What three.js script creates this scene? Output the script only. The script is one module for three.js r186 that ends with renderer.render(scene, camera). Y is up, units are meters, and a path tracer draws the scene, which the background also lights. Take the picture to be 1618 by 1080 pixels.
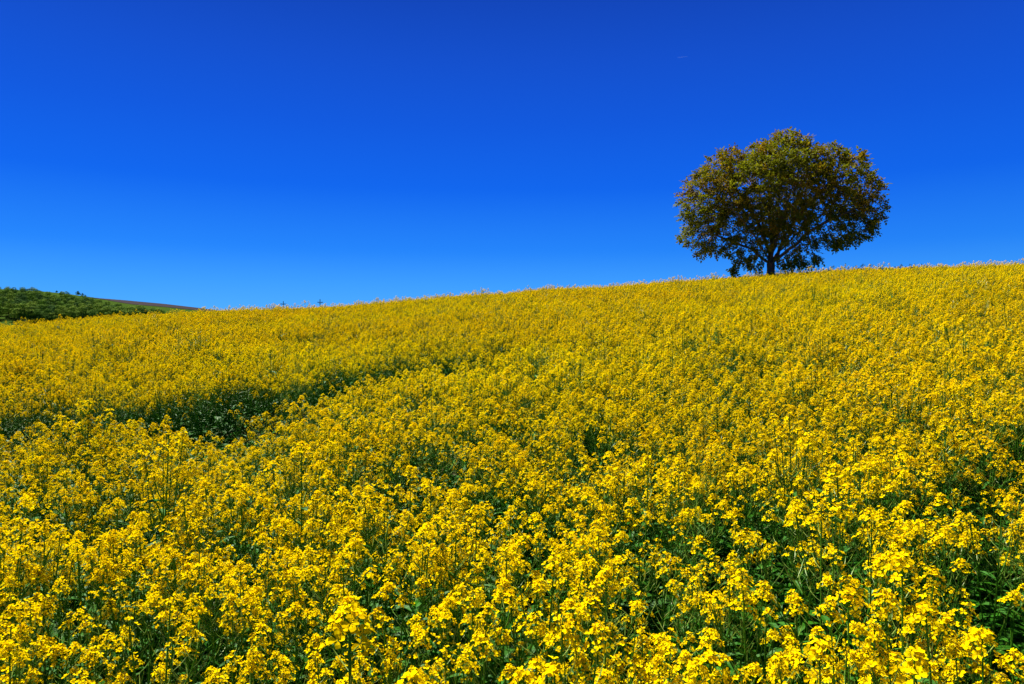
import * as THREE from 'three';
import { ImprovedNoise } from 'three/addons/math/ImprovedNoise.js';

// ---------------------------------------------------------------- camera, sky, sun, exposure
const scene = new THREE.Scene();
const camera = new THREE.PerspectiveCamera(50.1, 1618 / 1080, 0.1, 30000);
camera.position.set(0, 0, 0);
camera.lookAt(0, 0, -1);
scene.add(camera);
const F = 1155;                                            // focal length in photo pixels

const renderer = new THREE.WebGLRenderer({ antialias: true });
renderer.toneMapping = THREE.LinearToneMapping;
renderer.toneMappingExposure = 2.75;
renderer.shadowMap.enabled = true;

const SUN = new THREE.Vector3(-0.34, 0.85, -0.4).normalize();
const sun = new THREE.DirectionalLight(new THREE.Color(1, 0.94, 0.84), 4.4);
sun.position.copy(SUN).multiplyScalar(120);
sun.target.position.set(0, 0, 0);
sun.castShadow = true;
sun.shadow.mapSize.set(4096, 4096);
Object.assign(sun.shadow.camera, { left: -80, right: 80, top: 80, bottom: -80, near: 1, far: 400 });
scene.add(sun, sun.target);

// a deep clear blue sky: colour by height, a little paler on the sun's side
const srgb = (r, g, b) => new THREE.Color().setRGB(r / 255, g / 255, b / 255, THREE.SRGBColorSpace);
const SKY_ROWS = [[-2, srgb(78, 172, 255)], [2, srgb(80, 172, 255)], [4.4, srgb(62, 156, 252)], [7, srgb(37, 131, 247)], [11.7, srgb(18, 101, 234)], [16.4, srgb(18, 88, 218)], [20.8, srgb(20, 79, 202)], [25, srgb(19, 69, 183)], [45, srgb(12, 55, 155)], [90, srgb(9, 44, 130)]];
{
  const W = 1024, H = 512, data = new Float32Array(W * H * 4), c = new THREE.Color();
  for (let r = 0; r < H; r++) {
    const el = ((r + 0.5) / H - 0.5) * 180;
    let k = 0;
    while (k < SKY_ROWS.length - 2 && el > SKY_ROWS[k + 1][0]) k++;
    const [e0, c0] = SKY_ROWS[k], [e1, c1] = SKY_ROWS[k + 1];
    const t = THREE.MathUtils.clamp((el - e0) / (e1 - e0), 0, 1);
    for (let q = 0; q < W; q++) {
      const round = ((q + 0.5) / W - 0.5) * 2 * Math.PI, x = Math.cos(round), z = Math.sin(round);
      const side = (x * SUN.x + z * SUN.z) / Math.hypot(SUN.x, SUN.z);
      c.copy(c0).lerp(c1, t).multiplyScalar(0.357 * (1 + 0.09 * side));
      const o = (r * W + q) * 4;
      data[o] = c.r; data[o + 1] = c.g; data[o + 2] = c.b; data[o + 3] = 1;
    }
  }
  const sky = new THREE.DataTexture(data, W, H, THREE.RGBAFormat, THREE.FloatType);
  sky.mapping = THREE.EquirectangularReflectionMapping;
  sky.minFilter = sky.magFilter = THREE.LinearFilter;
  sky.needsUpdate = true;
  scene.background = sky;
  scene.environment = sky;
}

// ---------------------------------------------------------------- small tools
let seed = 7;
const rnd = () => { seed = (seed + 0x6d2b79f5) | 0; let t = Math.imul(seed ^ (seed >>> 15), 1 | seed); t = (t + Math.imul(t ^ (t >>> 7), 61 | t)) ^ t; return ((t ^ (t >>> 14)) >>> 0) / 4294967296; };
const rr = (a, b) => a + (b - a) * rnd();
const V = (x, y, z) => new THREE.Vector3(x, y, z);
const noise = new ImprovedNoise();
const clamp = THREE.MathUtils.clamp, smooth = THREE.MathUtils.smoothstep, lerp = THREE.MathUtils.lerp;
const names = new Map();
function numbered(name) { const n = names.get(name) ?? 0; names.set(name, n + 1); return n ? `${name}_${String(n).padStart(3, '0')}` : name; }
function tag(o, label, category, group) { o.userData = { label, category }; if (group) o.userData.group = group; return o; }
function addShadows(o) { o.traverse((m) => { if (m.isMesh) { m.castShadow = true; m.receiveShadow = true; } }); return o; }
function table(rows, x) {                                    // piecewise smooth lookup
  if (x <= rows[0][0]) return rows[0][1];
  for (let k = 0; k < rows.length - 1; k++) if (x <= rows[k + 1][0]) {
    const t = (x - rows[k][0]) / (rows[k + 1][0] - rows[k][0]);
    return lerp(rows[k][1], rows[k + 1][1], t);
  }
  return rows[rows.length - 1][1];
}
const azOf = (px) => Math.atan((px - 809) / F);
const slopeOf = (px, py) => (540 - py) / F / Math.hypot(1, (px - 809) / F);
const atAz = (az, d, y = 0) => V(Math.sin(az) * d, y, -Math.cos(az) * d);
const pxOf = (p) => [809 + (p.x / -p.z) * F, 540 - (p.y / -p.z) * F];

// collects triangles in material slots; build() returns one geometry with groups
class Shape {
  constructor() { this.slots = []; }
  tri(slot, a, b, c, col) {
    const s = (this.slots[slot] ??= { p: [], c: [] });
    s.p.push(a.x, a.y, a.z, b.x, b.y, b.z, c.x, c.y, c.z);
    const k = col ?? [1, 1, 1];
    for (let i = 0; i < 3; i++) s.c.push(k[0], k[1], k[2]);
  }
  quad(slot, a, b, c, d, col) { this.tri(slot, a, b, c, col); this.tri(slot, a, c, d, col); }
  tube(slot, pts, radii, sides, col) {
    let prev = null;
    const up = V(0.31, 0.2, 0.93).normalize(), t = V(), n = V(), b = V();
    for (let i = 0; i < pts.length; i++) {
      t.subVectors(pts[Math.min(i + 1, pts.length - 1)], pts[Math.max(i - 1, 0)]).normalize();
      n.crossVectors(t, up).normalize(); b.crossVectors(t, n);
      const ring = [];
      for (let k = 0; k < sides; k++) { const a = (k / sides) * Math.PI * 2; ring.push(pts[i].clone().addScaledVector(n, Math.cos(a) * radii[i]).addScaledVector(b, Math.sin(a) * radii[i])); }
      if (prev) for (let k = 0; k < sides; k++) this.quad(slot, prev[k], prev[(k + 1) % sides], ring[(k + 1) % sides], ring[k], col);
      prev = ring;
    }
  }
  merge(other, matrix, map = (s) => s) {
    const v = V();
    other.slots.forEach((s, slot) => {
      const o = (this.slots[map(slot)] ??= { p: [], c: [] });
      for (let i = 0; i < s.p.length; i += 3) { v.set(s.p[i], s.p[i + 1], s.p[i + 2]).applyMatrix4(matrix); o.p.push(v.x, v.y, v.z); o.c.push(s.c[i], s.c[i + 1], s.c[i + 2]); }
    });
  }
  build(smoothed = false) {
    const g = new THREE.BufferGeometry(), n = this.slots.reduce((k, s) => k + (s ? s.p.length : 0), 0), P = new Float32Array(n), C = new Float32Array(n);
    let at = 0;
    this.used = [];
    this.slots.forEach((s, slot) => {
      if (!s) return;
      P.set(s.p, at); C.set(s.c, at);
      g.addGroup(at / 3, s.p.length / 3, this.used.length); this.used.push(slot);
      at += s.p.length;
    });
    g.setAttribute('position', new THREE.BufferAttribute(P, 3));
    g.setAttribute('color', new THREE.BufferAttribute(C, 3));
    g.computeVertexNormals();
    return g;
  }
}
function meshOf(name, shape, mats, parent) {
  const g = shape.build(), used = shape.used.map((s) => mats[s]);
  if (used.length === 1) g.clearGroups();
  const m = new THREE.Mesh(g, used.length === 1 ? used[0] : used);
  m.name = name; parent?.add(m);
  return m;
}

// ---------------------------------------------------------------- materials
const lin = (r, g, b) => new THREE.Color().setRGB(r, g, b);
const leafy = (color, transmission, roughness, specularIntensity) => new THREE.MeshPhysicalMaterial({ color, transmission, thickness: 0, roughness, specularIntensity, side: THREE.DoubleSide, vertexColors: true });
const M = {
  petal: leafy(lin(0.88, 0.645, 0.001), 0.26, 1.0, 0.0),
  bud: leafy(lin(0.42, 0.38, 0.02), 0.1, 0.8, 0.2),
  stem: new THREE.MeshPhysicalMaterial({ color: lin(0.05, 0.16, 0.007), roughness: 0.6, specularIntensity: 0.12, vertexColors: true, side: THREE.DoubleSide }),
  pod: new THREE.MeshPhysicalMaterial({ color: lin(0.15, 0.25, 0.03), roughness: 0.42, specularIntensity: 0.3, vertexColors: true, side: THREE.DoubleSide }),
  leaf: leafy(lin(0.032, 0.15, 0.006), 0.3, 0.5, 0.14),
  bark: new THREE.MeshStandardMaterial({ color: lin(0.11, 0.085, 0.06), roughness: 0.95 }),
  crown: leafy(lin(0.205, 0.2, 0.007), 0.55, 0.8, 0.08),
  wood: leafy(lin(0.06, 0.115, 0.022), 0.08, 0.9, 0.1),
  woodBark: new THREE.MeshStandardMaterial({ color: lin(0.16, 0.14, 0.12), roughness: 0.95 }),
  pole: new THREE.MeshStandardMaterial({ color: lin(0.07, 0.06, 0.055), roughness: 0.9 }),
  insulator: new THREE.MeshStandardMaterial({ color: lin(0.2, 0.12, 0.08), roughness: 0.3 }),
};
function groundTexture(a, b, c, metres) {                    // clods and crumbs at two scales
  const N = 512, data = new Uint8Array(N * N * 4), col = new THREE.Color();
  for (let y = 0; y < N; y++) for (let x = 0; x < N; x++) {
    const w = (f, s) => { const u = (x / N) * Math.PI * 2, v = (y / N) * Math.PI * 2; return noise.noise(Math.cos(u) * f + s, Math.sin(u) * f + Math.cos(v) * f, Math.sin(v) * f + s * 2); };
    const n = clamp(0.5 + 0.7 * w(3, 1) + 0.5 * w(11, 5) + 0.35 * w(30, 9), 0, 1);
    col.copy(a).lerp(b, n); if (w(18, 20) > 0.28) col.lerp(c, 0.7);
    const o = (y * N + x) * 4; col.convertLinearToSRGB();
    data[o] = col.r * 255; data[o + 1] = col.g * 255; data[o + 2] = col.b * 255; data[o + 3] = 255;
  }
  const t = new THREE.DataTexture(data, N, N, THREE.RGBAFormat);
  t.colorSpace = THREE.SRGBColorSpace; t.wrapS = t.wrapT = THREE.RepeatWrapping; t.magFilter = THREE.LinearFilter;
  t.repeat.set(1 / metres, 1 / metres); t.needsUpdate = true;
  return t;
}

// ---------------------------------------------------------------- terrain of the field
// the canopy of the crop follows a rounded hill that climbs to the right and tops out some 45 m away
const CROP = 1.12, H0 = 1.22, CC = 0.0006, RIM = 2 * Math.sqrt(H0 * CC);
const SKYLINE = [[-400, 512], [-150, 520], [0, 516], [75, 508], [150, 501], [320, 491], [400, 487], [550, 481], [620, 475], [700, 467], [800, 461], [870, 454], [950, 451], [1040, 444], [1130, 438], [1220, 430.5], [1350, 423], [1450, 419], [1618, 415], [1800, 412], [2100, 410]].map(([x, y]) => [azOf(x), slopeOf(x, y + 3)]);
function skylineAt(az) { let s = 0; for (let k = -2; k <= 2; k++) s += table(SKYLINE, az + k * 0.007); return s / 5; }
function groundY(x, z) {
  const d = Math.hypot(x, z), az = Math.atan2(x, -z), a = Math.abs(az);
  const ahead = 1 - smooth(a, 0.75, 1.6);                    // behind the camera the land is level
  const s = (skylineAt(clamp(az, -0.8, 0.8)) + RIM) * ahead, dd = Math.sqrt(d * d + 0.5) - 0.7071;
  const near = -H0 - CROP + s * dd - CC * Math.min(d, 130) ** 2 * ahead;
  const far = -8 + 10 * smooth(d, 150, 900) * (1 - smooth(a, 1, 1.6));
  const w = smooth(d, 62, 130);
  return lerp(near, far, w) + (0.03 * noise.noise(x * 0.7, 3, z * 0.7) + 0.1 * noise.noise(x * 0.22, 8, z * 0.22) * smooth(d, 6, 25)) * (1 - w);
}
{
  const n = 170, R = 6000, p = [], uv = [], idx = [];
  for (let j = -n; j <= n; j++) for (let i = -n; i <= n; i++) {
    const w = (k) => Math.sign(k) * (Math.abs(k / n) ** 3.2) * R + k * 0.12, x = w(i), z = w(j);
    p.push(x, groundY(x, z), z); uv.push(x, z);
  }
  const m = 2 * n + 1;
  for (let j = 0; j < 2 * n; j++) for (let i = 0; i < 2 * n; i++) { const a = j * m + i; idx.push(a, a + m, a + 1, a + 1, a + m, a + m + 1); }
  const g = new THREE.BufferGeometry();
  g.setAttribute('position', new THREE.Float32BufferAttribute(p, 3)); g.setAttribute('uv', new THREE.Float32BufferAttribute(uv, 2));
  g.setIndex(idx); g.computeVertexNormals();
  const o = new THREE.Mesh(g, new THREE.MeshPhysicalMaterial({ specularIntensity: 0, map: groundTexture(lin(0.045, 0.05, 0.02), lin(0.075, 0.06, 0.038), lin(0.04, 0.075, 0.02), 1.7), roughness: 1 }));
  o.name = 'ground'; o.userData.kind = 'structure'; o.receiveShadow = true; scene.add(o);
}

// ---------------------------------------------------------------- the far hill: meadow, ploughed field
const RIDGE = [[-260, 440], [-100, 449], [0, 456], [60, 459], [110, 464], [150, 470.5], [200, 474.5], [260, 480], [320, 487], [400, 497], [500, 514]].map(([x, y]) => [azOf(x), slopeOf(x, y)]);
const D0 = 600, D1 = 860;
function hillY(az, d) {
  const top = table(RIDGE, az) * D1, t = (d - D0) / (D1 - D0), base = 11;
  if (t <= 0) return base + t * 18;
  if (t <= 1) return lerp(base, top, t * (1.3 - 0.3 * t) * 1.0 / (1.3 - 0.3));
  return top + (t - 1) * (top - base) * 0.15 - (t - 1) ** 2 * 40;
}
function sheet(name, az0, az1, na, dA, dB, nd, lift, mat) {
  const p = [], uv = [], idx = [];
  for (let j = 0; j <= nd; j++) for (let i = 0; i <= na; i++) {
    const az = lerp(az0, az1, i / na), d = lerp(dA(az), dB(az), j / nd), q = atAz(az, d, hillY(az, d) + lift);
    p.push(q.x, q.y, q.z); uv.push(q.x, q.z);
  }
  for (let j = 0; j < nd; j++) for (let i = 0; i < na; i++) { const a = j * (na + 1) + i; idx.push(a, a + 1, a + na + 1, a + 1, a + na + 2, a + na + 1); }
  const g = new THREE.BufferGeometry();
  g.setAttribute('position', new THREE.Float32BufferAttribute(p, 3)); g.setAttribute('uv', new THREE.Float32BufferAttribute(uv, 2));
  g.setIndex(idx); g.computeVertexNormals();
  const o = new THREE.Mesh(g, mat); o.name = name; o.userData.kind = 'structure'; o.receiveShadow = o.castShadow = true; scene.add(o);
  return o;
}
sheet('hillside_meadow', azOf(-260), azOf(520), 90, () => 430, () => 1050, 60, 0, new THREE.MeshPhysicalMaterial({ specularIntensity: 0, map: groundTexture(lin(0.028, 0.058, 0.008), lin(0.038, 0.068, 0.01), lin(0.032, 0.052, 0.01), 23), roughness: 1 }));
sheet('ploughed_field', azOf(138), azOf(520), 50, (az) => lerp(852, 700, smooth(az, azOf(138), azOf(215)) * 0.42), () => 900, 24, 0.25, new THREE.MeshPhysicalMaterial({ specularIntensity: 0, map: groundTexture(lin(0.032, 0.028, 0.031), lin(0.046, 0.038, 0.041), lin(0.024, 0.021, 0.025), 19), roughness: 1 }));

// ---------------------------------------------------------------- the wood on the hill
function woodTreeShapes() {
  const out = [];
  for (let v = 0; v < 5; v++) {
    const crown = new Shape(), trunk = new Shape(), lobes = [];
    for (let k = 0; k < 9; k++) { const a = rr(0, 6.28), q = rr(0.1, 1); lobes.push([V(Math.cos(a) * 0.34 * q, rr(0.24, 0.8), Math.sin(a) * 0.34 * q), rr(0.15, 0.22)]); }
    lobes.push([V(0, 0.82, 0), 0.17], [V(0, 0.5, 0), 0.32]);
    for (let k = 0; k < 2600; k++) {
      const [c, r] = lobes[Math.floor(rnd() * lobes.length)], n = V(rr(-1, 1), rr(-0.8, 1), rr(-1, 1)).normalize();
      const p = c.clone().addScaledVector(n, r * rr(0.75, 1.04)), s = rr(0.014, 0.028);
      const u = V(rr(-1, 1), rr(-1, 1), rr(-1, 1)).cross(n).normalize().addScaledVector(n, rr(-0.5, 0.5)).normalize(), w = n.clone().cross(u).normalize();
      const t = rr(0.8, 1.15), col = [t * rr(0.9, 1.15), t, t * 0.9];
      crown.quad(0, p.clone().addScaledVector(u, -s), p.clone().addScaledVector(w, -s * 0.6), p.clone().addScaledVector(u, s), p.clone().addScaledVector(w, s * 0.6), col);
    }
    trunk.tube(0, [V(0, -0.06, 0), V(0.005, 0.3, 0.004), V(0.012, 0.6, -0.006)], [0.022, 0.017, 0.009], 7);
    out.push([crown.build(), trunk.build()]);
  }
  return out;
}
{
  const shapes = woodTreeShapes();
  const tones = [lin(0.072, 0.155, 0.012), lin(0.098, 0.19, 0.014), lin(0.038, 0.1, 0.014), lin(0.14, 0.225, 0.018)].map((c) => { const m = M.wood.clone(); m.color = c; return m; });
  const protos = [];
  shapes.forEach(([cg, tg]) => tones.forEach((tone) => {
    const t = new THREE.Group(), c = new THREE.Mesh(cg, tone), k = new THREE.Mesh(tg, M.woodBark);
    c.name = 'crown'; k.name = 'trunk'; t.add(k, c); protos.push(t);
  }));
  const place = (az, d, h, wide, which, label, name = 'woodland_tree', group = 'broadleaved trees of the wood on the far hill') => {
    const t = protos[which].clone(); t.name = numbered(name);
    t.position.copy(atAz(az, d, hillY(az, d) - 0.3)); t.scale.set(h * wide, h, h * wide); t.rotation.y = rr(0, 6.28);
    tag(t, label, 'tree', group); scene.add(addShadows(t));
  };
  const topEdge = [[-150, 441], [0, 447], [50, 450], [100, 457], [150, 468], [200, 477], [260, 486], [330, 497]];
  for (let d = 612; d < 850; d += 15) for (let px = -70; px < 330; px += d < 625 ? 9 : 16) {
    const x = px + rr(-5, 5) + (Math.floor(d / 15) % 2) * 6, dd = d + rr(-5, 5), az = azOf(x), base = atAz(az, dd, hillY(az, dd)), [, py] = pxOf(base);
    
    const front = dd < 632, h = front ? rr(11, 15) : rr(9, 12.5), topPy = pxOf(base.clone().setY(base.y + h))[1];
    if (topPy < table(topEdge, x) + rr(-1, 1.5) || topPy > 540 - skylineAt(az) * Math.hypot(1, Math.tan(az)) * F - 1) continue;      // wholly behind the crop
    if (x < 24 && front && dd < 618) continue;
    const which = Math.floor(rnd() * protos.length);
    place(az, dd, h, rr(1.0, 1.35), which, front ? 'tall shaded tree at the dark lower edge of the far wood' : 'rounded green tree within the wood on the far hill', 'woodland_tree', front ? 'trees along the lower edge of the far wood' : 'trees within the wood on the far hill');
  }
  place(azOf(124), 846, 5.5, 1.1, 2, 'largest of the small dark trees standing alone on the far hilltop', 'hilltop_tree', 'small trees on the bare hilltop');
  place(azOf(131), 846, 4.2, 1.0, 6, 'middle one of the small dark trees on the far hilltop', 'hilltop_tree', 'small trees on the bare hilltop');
  place(azOf(136), 846, 2.8, 1.0, 10, 'smallest of the dark trees on the far hilltop, beside the ploughed field', 'hilltop_tree', 'small trees on the bare hilltop');
  place(azOf(90), 852, 3.0, 1.0, 10, 'tiny lone bush on the skyline above the far wood', 'hilltop_bush', 'small trees on the bare hilltop');
}

// ---------------------------------------------------------------- two power poles beyond the crest
for (const [px, top, d, arm, label] of [[448, 475.5, 300, 2.3, 'dark wooden power pole with crossarm beyond the field, the one nearer the wood'], [506, 472.5, 270, 2.0, 'dark wooden power pole with crossarm beyond the field, the one nearer the walnut tree']]) {
  const az = azOf(px), gy = groundY(Math.sin(az) * d, -Math.cos(az) * d), h = slopeOf(px, top) * d - gy;
  const g = new THREE.Group(); g.name = numbered('power_pole'); g.position.copy(atAz(az, d, gy)); g.rotation.y = -az + (px < 460 ? -0.25 : 0.3);
  tag(g, label, 'power pole', 'power poles beyond the crest'); scene.add(g);
  const add = (name, geo, mat, x, y, z) => { const m = new THREE.Mesh(geo, mat); m.name = name; m.position.set(x, y, z); g.add(m); return m; };
  add('pole', new THREE.CylinderGeometry(0.13, 0.2, h, 10), M.pole, 0, h / 2, 0);
  add('crossarm', new THREE.BoxGeometry(arm, 0.2, 0.14), M.pole, 0, h - 1.15, 0.19).rotation.z = px < 460 ? 0 : 0.06;
  for (const s of [-1, 1]) { const b = add('brace', new THREE.CylinderGeometry(0.035, 0.035, 0.9, 6), M.pole, s * 0.33, h - 1.5, 0.19); b.rotation.z = s * -0.85; }
  for (const s of [-0.94, -0.5, 0.5, 0.94]) add('insulator', new THREE.LatheGeometry([[0, 0], [0.05, 0.02], [0.075, 0.09], [0.05, 0.13], [0.06, 0.18], [0, 0.24]].map(([x, y]) => new THREE.Vector2(x, y)), 8), M.insulator, (s * arm) / 2, h - 1.04, 0.19);
  addShadows(g);
}

// ---------------------------------------------------------------- a short vapour trail high up
{
  const d = 11000, a = V((1070 - 809) / F, (540 - 91.2) / F, -1).multiplyScalar(d), b = V((1087 - 809) / F, (540 - 89.2) / F, -1).multiplyScalar(d * 1.002);
  const curve = new THREE.LineCurve3(a, b), g = new THREE.TubeGeometry(curve, 14, 1, 8), p = g.attributes.position, v = V(), axis = b.clone().sub(a), L = axis.length();
  for (let i = 0; i < p.count; i++) {
    v.fromBufferAttribute(p, i); const t = v.clone().sub(a).dot(axis) / L / L, c = a.clone().addScaledVector(axis, t);
    v.sub(c).multiplyScalar(1 + 5.5 * Math.sin(Math.PI * clamp(t * 0.8 + 0.15, 0, 1))).add(c); p.setXYZ(i, v.x, v.y, v.z);
  }
  const m = new THREE.Mesh(g, new THREE.MeshStandardMaterial({ color: lin(0.8, 0.82, 0.85), transparent: true, opacity: 0.075, roughness: 1 }));
  m.name = 'vapour_trail_cloud'; tag(m, 'tiny pale vapour trail high in the blue sky above the walnut tree', 'vapour trail'); scene.add(m);
}

// ---------------------------------------------------------------- the lone walnut tree
{
  const az = azOf(1218), d = 46.5, base = atAz(az, d), gy = groundY(base.x, base.z);
  const tree = new THREE.Group(); tree.name = 'walnut_tree'; tree.position.set(base.x, gy, base.z); tree.rotation.y = -az;
  tag(tree, 'lone broad walnut tree with bronze green leaves on the crest of the yellow field', 'tree'); scene.add(tree);
  const L0 = CROP;                                           // the canopy of the crop hides the foot of the trunk
  const k = 0.985;
  const P = (x, y, z = 0) => V(x * k, y * k + L0, z * k);
  const nodes = [];                                          // { p, parent, kids, leaf }
  const chain = (parent, pts) => { let at = parent; for (const q of pts) { const from = at === null ? null : nodes[at].p, n = from ? Math.max(1, Math.round(from.distanceTo(q) / 0.35)) : 1; for (let i = 1; i <= n; i++) { nodes.push({ p: from ? from.clone().lerp(q, i / n).add(V(rr(-1, 1), rr(-1, 1), rr(-1, 1)).multiplyScalar(0.035)) : q.clone(), parent: at }); at = nodes.length - 1; } } return at; };
  const foot = chain(null, [V(0, -0.2, 0)]), fork = chain(foot, [P(0, 0.1), P(-0.02, 0.75)]);
  chain(fork, [P(-0.45, 1.05, 0.1), P(-1.05, 1.65, 0.2), P(-2.1, 2.05, 0.4), P(-3.4, 2.7, 0.5)]);
  const cl = chain(fork, [P(-0.12, 1.5, -0.1), P(-0.75, 3.2, -0.3), P(-1.4, 4.7, -0.5), P(-2.6, 6.2, -0.6)]);
  chain(cl - 6, [P(-2.6, 4.6, 0.3), P(-3.9, 5.0, 0.5)]);
  chain(fork, [P(0.02, 1.9, 0.15), P(-0.1, 3.7, 0.3), P(-0.1, 5.2, 0.1), P(0.5, 7.2, 0)]);
  chain(fork, [P(0.4, 1.15, 0), P(0.72, 2.3, -0.2), P(1.35, 3.4, -0.5), P(2.3, 4.5, -0.6), P(3.6, 5.9, -0.5)]);
  chain(fork, [P(0.5, 1.12, 0.2), P(1.3, 1.75, 0.4), P(2.05, 2.5, 0.5), P(3.3, 3.2, 0.5), P(4.6, 3.7, 0.4)]);
  chain(fork, [P(0.1, 1.4, 0.4), P(0.5, 2.6, 1.4), P(0.9, 4.2, 2.3)]);
  chain(fork, [P(-0.1, 1.4, -0.4), P(-0.5, 2.8, -1.5), P(-0.6, 4.6, -2.4)]);
  chain(fork, [P(-0.3, 1.3, 0.4), P(-1.2, 2.7, 1.6), P(-2.2, 3.9, 2.3)]);
  chain(fork, [P(0.3, 1.3, -0.4), P(1.6, 2.8, -1.7), P(3.0, 3.9, -2.3)]);
  const blobs = [[0.4, 5.3, 0, 3.4, 2.8, 3.6], [-3.45, 4.7, 0.3, 1.9, 2.2, 2.4], [-4.1, 2.8, 0.4, 1.35, 1.45, 1.6], [4.0, 5.1, -0.2, 1.9, 2.1, 2.6], [5.3, 3.8, 0.1, 1.1, 1.5, 1.8], [3.8, 2.3, 0.5, 2.1, 0.85, 1.8], [-2.3, 2.0, 0.5, 1.1, 0.8, 1.1], [0.7, 7.25, 0, 1.9, 1.4, 1.9], [-2.6, 6.65, 0, 1.45, 1.2, 1.9], [3.1, 6.5, 0, 1.4, 1.0, 1.7], [-1.0, 0.8, 0.5, 0.8, 0.45, 0.8], [1.0, 0.9, 0.5, 0.8, 0.45, 0.8], [-1.35, 1.05, 0.4, 0.95, 0.7, 1.1], [1.7, 1.15, 0.3, 1.1, 0.6, 1.0], [0, 3.2, 0.9, 2.6, 1.3, 1.8], [-0.9, 2.2, 0.7, 1.7, 0.8, 1.5], [1.2, 2.1, 0.6, 1.3, 0.7, 1.4]];
  const targets = [], vol = blobs.map((b) => b[3] * b[4] * b[5]), total = vol.reduce((a, b) => a + b);
  for (let i = 0; i < blobs.length; i++) {
    const b = blobs[i], n = Math.round((2700 * vol[i]) / total) + 14;
    for (let j = 0; j < n; j++) {
      const u = V(rr(-1, 1), rr(-1, 1), rr(-1, 1)); if (u.length() > 1 || (u.length() < 0.55 && rnd() < 0.6)) { j--; continue; }
      targets.push(P(b[0] + u.x * b[3], b[1] + u.y * b[4], b[2] + u.z * b[5]));
    }
  }
  const STEP = 0.3;
  for (let round = 0; round < 60 && targets.length; round++) {
    const pull = new Map();
    for (let i = targets.length - 1; i >= 0; i--) {
      let best = -1, bd = 9;
      for (let j = 0; j < nodes.length; j++) { const q = nodes[j].p.distanceToSquared(targets[i]); if (q < bd && nodes[j].p.y > L0 + 0.35) { bd = q; best = j; } }
      if (best < 0) continue;
      if (bd < 0.1) { targets.splice(i, 1); nodes[best].tip = true; continue; }
      const dir = targets[i].clone().sub(nodes[best].p).normalize();
      if (pull.has(best)) pull.get(best).add(dir); else pull.set(best, dir);
    }
    if (!pull.size) break;
    for (const [j, dir] of pull) { if ((nodes[j].n = (nodes[j].n ?? 0) + 1) > 4) { for (let i = targets.length - 1; i >= 0; i--) if (targets[i].distanceToSquared(nodes[j].p) < 0.3) targets.splice(i, 1); continue; } nodes.push({ p: nodes[j].p.clone().addScaledVector(dir.normalize().add(V(rr(-0.25, 0.25), rr(-0.15, 0.25), rr(-0.25, 0.25))).normalize(), STEP), parent: j }); }
  }
  // branch thickness from the twigs carried (pipe model)
  const area = nodes.map(() => 0), kids = nodes.map(() => 0);
  nodes.forEach((n) => { if (n.parent !== null) kids[n.parent]++; });
  for (let i = nodes.length - 1; i >= 0; i--) { if (!kids[i]) area[i] = 0.00009; if (nodes[i].parent !== null) area[nodes[i].parent] += area[i]; }
  const rad = area.map((a) => Math.min(0.36, 0.85 * Math.sqrt(a) + 0.004));
  rad[0] = rad[1] = 0.46;
  const pos = [], nor = [], index = [], SI = (i) => (rad[i] > 0.1 ? 12 : rad[i] > 0.03 ? 6 : 3);
  const limb = { trunk: { p: [], n: [], x: [] }, branches: { p: [], n: [], x: [] } };
  nodes.forEach((n, i) => {
    if (n.parent === null) return;
    const a = nodes[n.parent].p, b = n.p, t = b.clone().sub(a).normalize(), u = t.clone().cross(V(0.2, 0.1, 0.97)).normalize(), w = t.clone().cross(u);
    const r1 = rad[i], r0 = Math.min(rad[n.parent], r1 * 1.35 + (n.parent < 6 ? 0.1 : 0)), s = SI(i), o = limb[i <= fork ? 'trunk' : 'branches'], at = o.p.length / 3;
    for (const [c, r, ring] of [[a, r0, n.parent], [b, r1, i]]) for (let q = 0; q < s; q++) {
      const an = (q / s) * Math.PI * 2, nx = u.clone().multiplyScalar(Math.cos(an)).addScaledVector(w, Math.sin(an));
      const rough = r > 0.08 ? 1 + 0.12 * noise.noise(an * 1.6 + ring * 0.05, c.y * 1.5, 7) : 1;
      o.p.push(c.x + nx.x * r * rough, c.y + nx.y * r * rough, c.z + nx.z * r * rough); o.n.push(nx.x, nx.y, nx.z);
    }
    for (let q = 0; q < s; q++) { const q1 = (q + 1) % s; o.x.push(at + q, at + q1, at + s + q1, at + q, at + s + q1, at + s + q); }
  });
  for (const [name, o] of Object.entries(limb)) {
    const g = new THREE.BufferGeometry();
    g.setAttribute('position', new THREE.Float32BufferAttribute(o.p, 3)); g.setAttribute('normal', new THREE.Float32BufferAttribute(o.n, 3)); g.setIndex(o.x);
    const m = new THREE.Mesh(g, M.bark); m.name = name === 'trunk' ? 'trunk' : 'limbs'; if (name !== 'trunk') m.userData.kind = 'stuff'; tree.add(m);
  }
  // sprays of leaflets round every twig
  const sprays = [];
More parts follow.
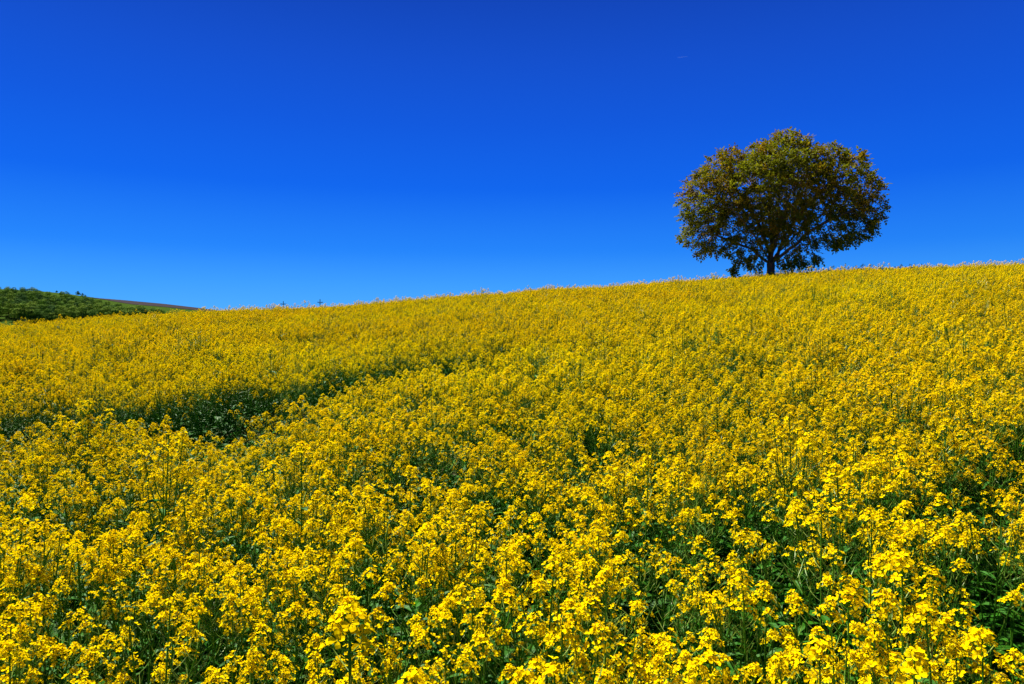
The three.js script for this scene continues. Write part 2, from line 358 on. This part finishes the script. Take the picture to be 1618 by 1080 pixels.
  for (let v = 0; v < 4; v++) {
    const s = new Shape();
    const pts = [V(0, 0, 0), V(0.012, 0.012, 0.09), V(0.0, 0.008, 0.19), V(-0.01, -0.025, 0.27)];
    s.tube(0, pts, [0.004, 0.003, 0.003, 0.002], 3, [0.8, 0.9, 0.6]);
    for (let q = 0; q < 7; q++) {
      const f = q === 6 ? 1 : 0.3 + 0.22 * Math.floor(q / 2), c = pts[Math.min(3, Math.round(f * 3))], a = q === 6 ? 0 : (q % 2 ? 1 : -1) * rr(0.8, 1.2), len = rr(0.09, 0.135) * (q === 6 ? 1.15 : 1);
      const dir = V(Math.sin(a), rr(-0.55, 0.25), Math.cos(a)).normalize(), side = dir.clone().cross(V(rr(-0.4, 0.4), 1, rr(-0.3, 0.3))).normalize().multiplyScalar(len * 0.3), up = V(0, len * 0.08, 0), t = rr(0.85, 1.12), col = [t, t, t];
      const m0 = c.clone().addScaledVector(dir, len * 0.35), m1 = c.clone().addScaledVector(dir, len * 0.72), tip = c.clone().addScaledVector(dir, len).sub(up);
      const a0 = m0.clone().add(side).add(up), b0 = m0.clone().sub(side).add(up), a1 = m1.clone().addScaledVector(side, 0.75), b1 = m1.clone().addScaledVector(side, -0.75);
      s.tri(0, c, a0, m0, col); s.tri(0, c, m0, b0, col); s.quad(0, m0, a0, a1, m1, col); s.quad(0, m0, m1, b1, b0, col); s.tri(0, m1, a1, tip, col); s.tri(0, m1, tip, b1, col);
    }
    const g = s.build(); g.clearGroups(); sprays.push(g);
  }
  const list = [[], [], [], []], q = new THREE.Quaternion(), e = new THREE.Euler(), mid = P(0.4, 3.6, 0);
  nodes.forEach((n, i) => {
    if (rad[i] > 0.03 || n.parent === null || i <= fork) return;
    const count = kids[i] ? (rnd() < 0.7 ? 3 : 2) : 7;
    for (let c = 0; c < count; c++) {
      const out = n.p.clone().sub(mid).normalize().multiplyScalar(0.7).add(V(rr(-1, 1), rr(-0.9, 0.6), rr(-1, 1))).normalize();
      q.setFromUnitVectors(V(0, 0, 1), out).multiply(new THREE.Quaternion().setFromEuler(e.set(0, 0, rr(-1, 1))));
      const s = rr(0.95, 1.5), m = new THREE.Matrix4().compose(n.p.clone().add(V(rr(-0.14, 0.14), rr(-0.12, 0.12), rr(-0.14, 0.14))), q, V(s, s, s));
      const patch = noise.noise(n.p.x * 0.45 + 3, n.p.y * 0.45, n.p.z * 0.45) * 1.3 + rr(-0.45, 0.45) - 0.1;
      const bronze = smooth(patch, -0.1, 0.5), tone = rr(0.8, 1.2);
      list[Math.floor(rnd() * 4)].push([m, new THREE.Color().setRGB(lerp(0.88, 1.3, bronze) * tone, lerp(1.0, 0.92, bronze) * tone, lerp(0.95, 0.9, bronze) * tone)]);
    }
  });
  const crown = new THREE.Group(); crown.name = 'crown'; tree.add(crown);
  list.forEach((l, v) => {
    const m = new THREE.InstancedMesh(sprays[v], M.crown, l.length); m.name = 'foliage'; m.userData.kind = 'stuff';
    l.forEach(([mat, c], i) => { m.setMatrixAt(i, mat); m.setColorAt(i, c); }); crown.add(m);
  });
  console.log('walnut', nodes.length, list.reduce((a, l) => a + l.length, 0));
  addShadows(tree);
}

// ---------------------------------------------------------------- rapeseed: flowers, heads, pods, leaves, plants
const CROSS = [0, 1, 2, 3];
function petalInto(s, m, L, fine, col) {
  const p = (x, y, z) => V(x * L, y * L, z * L).applyMatrix4(m);
  const b = p(0.06, 0, 0), l = p(0.55, 0.1, -0.36), tl = p(0.95, 0.02, -0.3), t = p(0.98, -0.04, 0), tr = p(0.95, 0.02, 0.3), r = p(0.55, 0.1, 0.36), mid = p(0.6, 0.02, 0);
  if (fine) { s.tri(0, b, l, mid, col); s.tri(0, b, mid, r, col); s.tri(0, l, tl, mid, col); s.tri(0, mid, tl, t, col); s.tri(0, mid, t, tr, col); s.tri(0, mid, tr, r, col); } else { const lo = p(0.72, 0.1, -0.38), ro = p(0.72, 0.1, 0.38); s.tri(0, b, lo, t, col); s.tri(0, b, t, ro, col); }
}
function flowerInto(s, m, fine, L = 0.0112) {
  const t = rr(0.92, 1.06), col = [t, t * rr(0.9, 1.08), t], rot = new THREE.Matrix4(), mm = new THREE.Matrix4(), open = rr(-0.1, 0.55);
  for (const k of CROSS) {
    rot.makeRotationY((k * Math.PI) / 2 + rr(-0.15, 0.15)); mm.makeRotationZ(open + rr(-0.3, 0.3)); rot.multiply(mm); mm.makeRotationX(rr(-0.35, 0.35)); rot.multiply(mm);
    petalInto(s, new THREE.Matrix4().multiplyMatrices(m, rot), L * rr(0.9, 1.1), fine, col);
  }
  const o = V(0, 0.002, 0).applyMatrix4(m), u = V(0, 0.005, 0).applyMatrix4(m), w = V(0.0018, 0.003, 0).applyMatrix4(m), x = V(-0.0012, 0.003, 0.0015).applyMatrix4(m);
  s.tri(1, o, w, u); s.tri(1, o, u, x);
}
function headLayout(n) {                                      // where the flowers of one raceme sit: [matrix of flower, foot of its stalk]
  const out = [];
  for (let i = 0; i < n; i++) {
    const f = i / (n - 1), a = i * 2.39996 + rr(-0.3, 0.3), y = lerp(-0.052, -0.002, f) + rr(-0.005, 0.005) - (rnd() < 0.15 ? rr(0.01, 0.05) : 0), len = lerp(0.043, 0.014, f) * rr(0.8, 1.2), el = lerp(0.28, 1.1, f) + rr(-0.3, 0.25);
    const dir = V(Math.cos(a) * Math.cos(el), Math.sin(el), Math.sin(a) * Math.cos(el)), foot = V(0, y, 0), end = foot.clone().addScaledVector(dir, len);
    const q = new THREE.Quaternion().setFromUnitVectors(V(0, 1, 0), dir.clone().lerp(V(0, 1, 0), rr(-0.15, 0.55)).normalize());
    out.push([new THREE.Matrix4().compose(end, q.multiply(new THREE.Quaternion().setFromAxisAngle(V(0, 1, 0), rr(0, 6.28))), V(1, 1, 1)), foot, end]);
  }
  return out;
}
function budsInto(s) {
  for (let i = 0; i < 9; i++) {
    const a = i * 2.4, r = 0.0022 * Math.sqrt(i), c = V(Math.cos(a) * r * 1.6, 0.009 - 0.0011 * i + rr(0, 0.002), Math.sin(a) * r * 1.6), h = 0.0032, w = 0.0018;
    const T = c.clone().add(V(0, h, 0)), B = c.clone().add(V(0, -h, 0)), ring = [V(w, 0, 0), V(0, 0, w), V(-w, 0, 0), V(0, 0, -w)].map((v) => v.add(c));
    for (let k = 0; k < 4; k++) { s.tri(1, T, ring[(k + 1) % 4], ring[k]); s.tri(1, B, ring[k], ring[(k + 1) % 4]); }
  }
}
function headStalks(s, layout) {
  s.tube(2, [V(0, -0.07, 0), V(0, 0.004, 0)], [0.0019, 0.0012], 3);
  for (const [, foot, end] of layout) s.tube(2, [foot, end], [0.0008, 0.0007], 3);
}
function headShape(n, fine) {
  const s = new Shape(), layout = headLayout(n);
  for (const [m] of layout) flowerInto(s, m, fine);
  budsInto(s); headStalks(s, layout);
  return s;
}
function podInto(s, foot, dir, len) {
  const side = V(-dir.z, 0, dir.x).normalize(), p = [foot];
  let d = dir.clone().add(V(0, -0.2, 0)).normalize(), at = foot.clone();
  const bend = rr(0.1, 0.5);
  for (let k = 0; k < 4; k++) { at = at.clone().addScaledVector(d, len / 4); p.push(at); d = d.clone().add(V(0, bend, 0)).addScaledVector(side, rr(-0.15, 0.15)).normalize(); }
  const t = rr(0.8, 1.2);
  s.tube(3, p, [0.0007, 0.0008, 0.0015, 0.0013, 0.0004], 3, [t * rr(0.9, 1.3), t, t]);
}
function leafInto(s, m, len, wide) {
  const rows = [[0, 0.02], [0.22, 0.7], [0.5, 1], [0.78, 0.62], [1, 0.03]], curl = rr(0.25, 0.75), t = rr(0.8, 1.2), col = [t * rr(0.9, 1.1), t, t * rr(0.8, 1.2)];
  let prev = null;
  for (const [f, w] of rows) {
    const y = -curl * f * f * len * 0.8, c = V(0, y, f * len).applyMatrix4(m), l = V(-w * wide, y + w * wide * 0.35 + rr(-1, 1) * wide * 0.12, f * len).applyMatrix4(m), r = V(w * wide, y + w * wide * 0.35 + rr(-1, 1) * wide * 0.12, f * len).applyMatrix4(m);
    if (prev) { s.quad(4, prev[0], c, l, prev[1], col); s.quad(4, prev[0], prev[2], r, c, col); }
    prev = [c, l, r];
  }
}
// the plan of one plant: its stems, where the heads sit, where the leaves and pods grow (height about CROP)
function plan({ height = 1.12, branches = 6, spread = 0.17, lean = 0.03, podded = false }) {
  const stems = [], heads = [], leaves = [], pods = [];
  const top = V(rr(-lean, lean), height, rr(-lean, lean)), main = [V(0, -0.05, 0), V(rr(-0.015, 0.015), height * 0.35, rr(-0.015, 0.015)), V(top.x * 0.6, height * 0.7, top.z * 0.6), top];
  const curve = new THREE.CatmullRomCurve3(main), mainPts = curve.getPoints(7);
  stems.push([mainPts, mainPts.map((_, i) => lerp(0.0058, 0.0022, i / 7))]);
  heads.push([top, curve.getTangent(1), rr(1.0, 1.2)]);
  const line = (c, from, n) => { for (let i = 0; i < n; i++) { const f = from + (1 - from) * (i / n) ** 1.0 * 0.93, a = i * 2.4 + rr(-0.4, 0.4), tan = c.getTangent(f), e = rr(0.35, 0.8); pods.push([c.getPoint(f), V(Math.cos(a) * Math.cos(e), Math.sin(e), Math.sin(a) * Math.cos(e)).addScaledVector(tan, 0.15).normalize(), rr(0.055, 0.095) * (podded ? 1.15 : 1) * lerp(1.15, 0.6, i / n)]); } };
  line(curve, podded ? 0.6 : 0.66, podded ? 30 : 14);
  for (let b = 0; b < branches; b++) {
    const f = lerp(0.36, 0.76, (b + rr(0, 0.8)) / branches), a = b * 2.4 + rr(-0.5, 0.5), foot = curve.getPoint(f), out = spread * rr(0.55, 1.15), tipY = height * (rr(0.85, 1.0) - 0.45 * Math.max(0, out - 0.1)) - (rnd() < 0.15 ? 0.12 : 0);
    const tip = V(foot.x + Math.cos(a) * out, Math.max(tipY, foot.y + 0.12), foot.z + Math.sin(a) * out), mid = foot.clone().lerp(tip, 0.5).add(V(Math.cos(a) * out * 0.16, -0.015, Math.sin(a) * out * 0.16));
    const c = new THREE.CatmullRomCurve3([foot, mid, tip]), pts = c.getPoints(5);
    stems.push([pts, pts.map((_, i) => lerp(0.0034, 0.0017, i / 5))]);
    heads.push([tip, c.getTangent(1).lerp(V(0, 1, 0), 0.5).normalize(), rr(0.6, 1.28)]);
    line(c, 0.35, podded ? 15 : 7);
    leaves.push([foot, a + rr(-0.3, 0.3), rr(0.07, 0.13), rr(0.011, 0.019), rr(-0.1, 0.6)]);
  }
  for (let b = 0; b < 5; b++) { const f = lerp(0.12, 0.45, b / 5); leaves.push([curve.getPoint(f), b * 2.4 + rr(-0.5, 0.5), rr(0.13, 0.22), rr(0.02, 0.038), rr(0.0, 0.7)]); }
  return { stems, heads, leaves, pods, podded };
}
const leafMatrix = ([p, a, , , e]) => new THREE.Matrix4().compose(p, new THREE.Quaternion().setFromEuler(new THREE.Euler(-e, a, 0, 'YXZ')), V(1, 1, 1));
const headQuat = (dir) => new THREE.Quaternion().setFromUnitVectors(V(0, 1, 0), dir).multiply(new THREE.Quaternion().setFromAxisAngle(V(0, 1, 0), rr(0, 6.28)));
const MATS = [M.petal, M.bud, M.stem, M.pod, M.leaf];

// where the crop is missing: a sunken green gap that runs across the left of the field
const GAP = [[-300, 705, 2.4], [-60, 684, 2.4], [40, 670, 2.5], [150, 660, 2.4], [250, 654, 2.3], [330, 655, 2.4], [410, 647, 2.5], [460, 629, 2.5], [510, 608, 2.5], [570, 592, 2.6], [640, 579, 2.2], [720, 563, 1.7], [800, 545, 1.2], [870, 530, 0]].map(([x, y, w]) => {
  const az = azOf(x), want = slopeOf(x, y), s = skylineAt(az) + RIM; let d = 2;
  while (d < 40 && -H0 / d + s - CC * d < want) d += 0.02;
  return [az, d, w];
});
const gapNear = GAP.map(([a, d]) => [a, d]), gapWide = GAP.map(([a, , w]) => [a, w]);
function inGap(x, z) {
  const az = Math.atan2(x, -z), d = Math.hypot(x, z), n = table(gapNear, az) + 0.3 * noise.noise(x * 1.7, 9, z * 1.7), w = table(gapWide, az);
  const e = 0.35 * noise.noise(x * 6, 2, z * 6);
  return az > GAP[0][0] && az < GAP[GAP.length - 1][0] && d > n + e && d < n + w + e;
}

// merged plants for the mass of the field, ten kinds
function mergedPlant(p, fine, flowers) {
  const s = new Shape();
  for (const [pts, r] of p.stems) s.tube(2, pts, r, 4);
  for (const [q, dir, k] of p.heads) s.merge(headShape(flowers(), fine), new THREE.Matrix4().compose(q, headQuat(dir), V(k, k, k)));
  for (const [q, dir, len] of p.pods) podInto(s, q, dir, len);
  for (const l of p.leaves) leafInto(s, leafMatrix(l), l[2], l[3]);
  return s;
}
const KINDS = 14, massShapes = [];
for (let v = 0; v < KINDS; v++) massShapes.push(mergedPlant(plan({ height: rr(1.04, 1.18), branches: 4 + (v % 5), spread: rr(0.11, 0.21), podded: v === 5 || v === 11 }), false, v === 5 || v === 11 ? () => Math.round(rr(5, 9)) : () => Math.round(rr(11, 25))));

// scatter
const spots = [], CELL = 0.158, FAR = 60;
for (let gz = -FAR; gz < -0.9; gz += CELL) {
  const half = Math.tan(0.70) * -gz + 0.8;
  for (let gx = -half; gx < half; gx += CELL) {
    const x = gx + rr(-0.5, 0.5) * CELL * 1.3, z = gz + rr(-0.5, 0.5) * CELL * 1.3, d = Math.hypot(x, z), keep = rnd(), hs = rnd(), turn = rnd() * 6.28, kind = rnd(), t1 = rnd(), t2 = rnd();
    const gap = inGap(x, z);
    if (d > FAR || d < 1.35 || (gap && t2 > 0.06)) continue;
    const thin = noise.noise(x * 0.55, 1.5, z * 0.55) * 0.6 + noise.noise(x * 1.6, 4.5, z * 1.6) * 0.5;
    if (keep < 0.15 + Math.max(0, -0.05 - thin) * 1.15) continue;
    let h = 0.93 + 0.12 * hs + 0.13 * noise.noise(x * 0.8, 7.5, z * 0.8) + 0.12 * noise.noise(x * 2.1, 2.5, z * 2.1);
    if (gap) h *= 0.86;
    else if ((kind * 97) % 1 < 0.05) h *= 1.08 + 0.2 * ((kind * 977) % 1);
    spots.push({ x, z, d, h, turn, kind: Math.floor(kind * KINDS), tint: [t1, t2], y: groundY(x, z) });
  }
}
// the plants that show largest become plants of their own
spots.sort((a, b) => a.d - b.d);
const single = [], mass = [];
const HEROES = 9;
for (const p of spots) {
  const [px, py] = pxOf(V(p.x, p.y + CROP * p.h, p.z));
  if (single.length < 290 - HEROES && px > -25 && px < 1643 && py < 1130) single.push(p); else mass.push(p);
}
console.log('plants', spots.length, 'single', single.length, 'to', single[single.length - 1].d);
{
  const field = new THREE.Group(); field.name = 'rapeseed_crop'; field.userData = { label: 'dense yellow flowering rapeseed crop covering the hill', category: 'crop', kind: 'stuff' };
  scene.add(field);
  for (let v = 0; v < KINDS; v++) {
    const mine = mass.filter((p) => p.kind === v), g = massShapes[v].build(), mesh = new THREE.InstancedMesh(g, massShapes[v].used.map((s) => MATS[s]), mine.length);
    const m = new THREE.Matrix4(), q = new THREE.Quaternion(), e = new THREE.Euler();
    mine.forEach((p, i) => {
      q.setFromEuler(e.set((p.tint[0] - 0.5) * 0.16, p.turn, (p.tint[1] - 0.5) * 0.16)); m.compose(V(p.x, p.y, p.z), q, V(p.h, p.h, p.h)); mesh.setMatrixAt(i, m);
      const t = 0.88 + 0.2 * p.tint[0] + 0.08 * noise.noise(p.x * 0.3, 5, p.z * 0.3), g = 0.95 + 0.1 * p.tint[1] + 0.09 * noise.noise(p.x * 0.16, 3, p.z * 0.16); mesh.setColorAt(i, new THREE.Color().setRGB(t, t * g, t));
    });
    mesh.name = 'flowering_plants'; mesh.userData.kind = 'stuff'; field.add(mesh);
  }
  addShadows(field);
}
// low leafy growth in the gap
{
  const list = [], kinds = [];
  for (let v = 0; v < 4; v++) { const s = new Shape(); for (let k = 0; k < 12; k++) { const a = k * 2.4, y = 0.02 + k * 0.035; leafInto(s, leafMatrix([V(0, y, 0), a, 0, 0, rr(0.2, 0.9)]), rr(0.08, 0.16), rr(0.012, 0.022)); } s.tube(2, [V(0, -0.03, 0), V(0.01, 0.45, 0.01)], [0.006, 0.003], 4); kinds.push(s); list.push([]); }
  for (let i = 0; i < 56000; i++) {
    const close = i % 8 === 0, az = close ? rr(-0.68, 0.68) : rr(GAP[0][0] - 0.05, azOf(800)), d = close ? 1.4 + 5.6 * Math.sqrt(rnd()) : rr(3, 26), p = atAz(az, d);
    if (close ? i % 40 > 15 : rnd() > d / 24 || !inGap(p.x, p.z)) continue;
    const m = new THREE.Matrix4().compose(V(p.x, groundY(p.x, p.z), p.z), new THREE.Quaternion().setFromAxisAngle(V(0, 1, 0), rr(0, 6.28)), V(1, 1, 1).multiplyScalar(rr(0.6, 1.15))); list[Math.floor(rnd() * 4)].push(m);
  }
  const low = new THREE.Group(); low.name = 'leafy_undergrowth'; low.userData = { label: 'low dark green leaves between the rapeseed stems and in the gap of the crop', category: 'undergrowth', kind: 'stuff' }; scene.add(low);
  kinds.forEach((s, v) => { const g = s.build(), m = new THREE.InstancedMesh(g, s.used.map((k) => MATS[k]), list[v].length); list[v].forEach((q, i) => m.setMatrixAt(i, q)); m.name = 'leafy_plants'; m.userData.kind = 'stuff'; low.add(m); });
  addShadows(low);
}

// ---------------------------------------------------------------- single plants: rapeseed_plant > stem, flower_head, leaf, seed_pods
const headGeo = [];
for (let v = 0; v < 10; v++) { const s = headShape([20, 12, 17, 22, 9, 18, 21, 14, 7, 5][v], true), g = s.build(); headGeo.push([g, s.used.map((k) => MATS[k])]); }
const leafGeo = [];
for (let v = 0; v < 6; v++) { const s = new Shape(); leafInto(s, new THREE.Matrix4(), 1, 0.165); const g = s.build(); g.clearGroups(); leafGeo.push(g); }
function plantFrom(p, name) {
  const root = new THREE.Group(); root.name = name;
  const s = new Shape(); for (const [pts, r] of p.stems) s.tube(2, pts, r, 5);
  meshOf('stem', s, MATS, root);
  const pods = new Shape(); for (const [q, dir, len] of p.pods) podInto(pods, q, dir, len);
  meshOf('seed_pods', pods, MATS, root).userData.kind = 'stuff';
  for (const l of p.leaves) { const m = new THREE.Mesh(leafGeo[Math.floor(rnd() * 6)], M.leaf); m.name = 'leaf'; m.matrix.copy(leafMatrix(l)); m.matrix.decompose(m.position, m.quaternion, m.scale); m.scale.set((l[3] / 0.165) , l[2], l[2]); root.add(m); }
  return root;
}
const protos = [];
for (let v = 0; v < 10; v++) {
  const podded = v === 4 || v === 8, p = plan({ height: rr(1.04, 1.18) + (podded ? 0.05 : 0), branches: podded ? 3 + (v > 5) : 4 + (v % 5), spread: rr(0.11, 0.21), podded }), root = plantFrom(p, 'rapeseed_plant');
  for (const [q, dir, k] of p.heads) { const [g, mats] = headGeo[podded ? 8 + Math.floor(rnd() * 2) : Math.floor(rnd() * 8)], m = new THREE.Mesh(g, mats); m.name = 'flower_head'; m.position.copy(q); m.quaternion.copy(headQuat(dir)); m.scale.setScalar(k); root.add(m); }
  addShadows(root); protos.push(root);
}
const zone = (px, d) => {
  const near = d < 3.1;
  if (px < 540) return near ? ['flowering rapeseed plant in the front rows at the left of the field', 'front rapeseed plants on the left'] : ['flowering rapeseed plant a little behind the front rows at the left', 'rapeseed plants behind the front rows on the left'];
  if (px < 1080) return near ? ['flowering rapeseed plant in the front rows at the middle of the field', 'front rapeseed plants in the middle'] : ['flowering rapeseed plant a little behind the front rows in the middle', 'rapeseed plants behind the front rows in the middle'];
  return near ? ['flowering rapeseed plant in the front rows at the right of the field', 'front rapeseed plants on the right'] : ['flowering rapeseed plant a little behind the front rows at the right', 'rapeseed plants behind the front rows on the right'];
};
single.forEach((p, i) => {
  const o = protos[i % 10].clone(); o.name = numbered('rapeseed_plant');
  o.position.set(p.x, p.y, p.z); o.rotation.set((p.tint[0] - 0.5) * 0.16, p.turn, (p.tint[1] - 0.5) * 0.16); o.scale.setScalar(p.h);
  const px = pxOf(V(p.x, p.y + CROP, p.z))[0], side = px < 540 ? 'left' : px < 1080 ? 'middle' : 'right';
  const [label, group] = i % 10 === 4 || i % 10 === 8 ? [`rapeseed plant with many long curved seed pods and few flowers, foreground ${side}`, `podded rapeseed plants in the foreground ${side}`] : zone(px, p.d);
  scene.add(tag(o, label, 'rapeseed plant', group));
});

// ---------------------------------------------------------------- the nearest, tallest plants: every flower built (flower_head > flower)
const flowerGeo = [];
for (let v = 0; v < 6; v++) { const s = new Shape(); flowerInto(s, new THREE.Matrix4(), true, 0.0125); const g = s.build(); flowerGeo.push([g, s.used.map((k) => MATS[k])]); }
// [px, py of the top head, distance, branches, label]
const heroes = [
  [562, 968, 1.4, 4, 'tallest rapeseed plant at the bottom edge with a few large open blossoms'],
  [865, 1058, 1.75, 5, 'rapeseed plant with a dense round head at the bottom middle edge'],
  [1302, 1022, 1.85, 5, 'rapeseed plant with a wide domed head near the bottom right stems'],
  [1440, 1040, 1.6, 4, 'rapeseed plant with a ragged open head touching the bottom edge at right'],
  [1560, 1005, 1.9, 5, 'rapeseed plant with broad bright heads in the bottom right corner'],
  [1428, 880, 2.2, 4, 'rapeseed plant on a long dark bare stem rising at the right foreground'],
  [1090, 1050, 1.9, 5, 'rapeseed plant with full bright head right of the bottom middle'],
  [955, 905, 2.5, 5, 'rapeseed plant with orange tinted top head above a straight dark stem'],
  [1345, 940, 2.2, 5, 'rapeseed plant with flat topped bright head left of the long bare stem'],
];
heroes.forEach(([px, py, depth, branches, label], n) => {
  const top = V(((px - 809) / F) * depth, ((540 - py) / F) * depth, -depth), gy = groundY(top.x, top.z), h = top.y - gy;
  const p = plan({ height: h, branches, spread: 0.15, lean: 0.02 }), root = plantFrom(p, numbered('rapeseed_plant'));
  root.position.set(top.x, gy, top.z);
  p.heads.forEach(([q, dir, k], i) => {
    const layout = headLayout(n === 0 && i === 0 ? 15 : 20 - (i % 3)), s = new Shape(); budsInto(s); headStalks(s, layout);
    const head = meshOf('flower_head', s, MATS, root); head.position.copy(q); head.quaternion.copy(headQuat(dir)); head.scale.setScalar(k * (n === 0 ? (i ? 1.1 : 1.35) : i ? 1 : 1.1));
    for (const [m] of layout) { const [g, mats] = flowerGeo[Math.floor(rnd() * 6)], f = new THREE.Mesh(g, mats); f.name = 'flower'; m.decompose(f.position, f.quaternion, f.scale); head.add(f); }
  });
  scene.add(addShadows(tag(root, label, 'rapeseed plant', 'tall rapeseed plants nearest to the viewer')));
});

renderer.render(scene, camera);
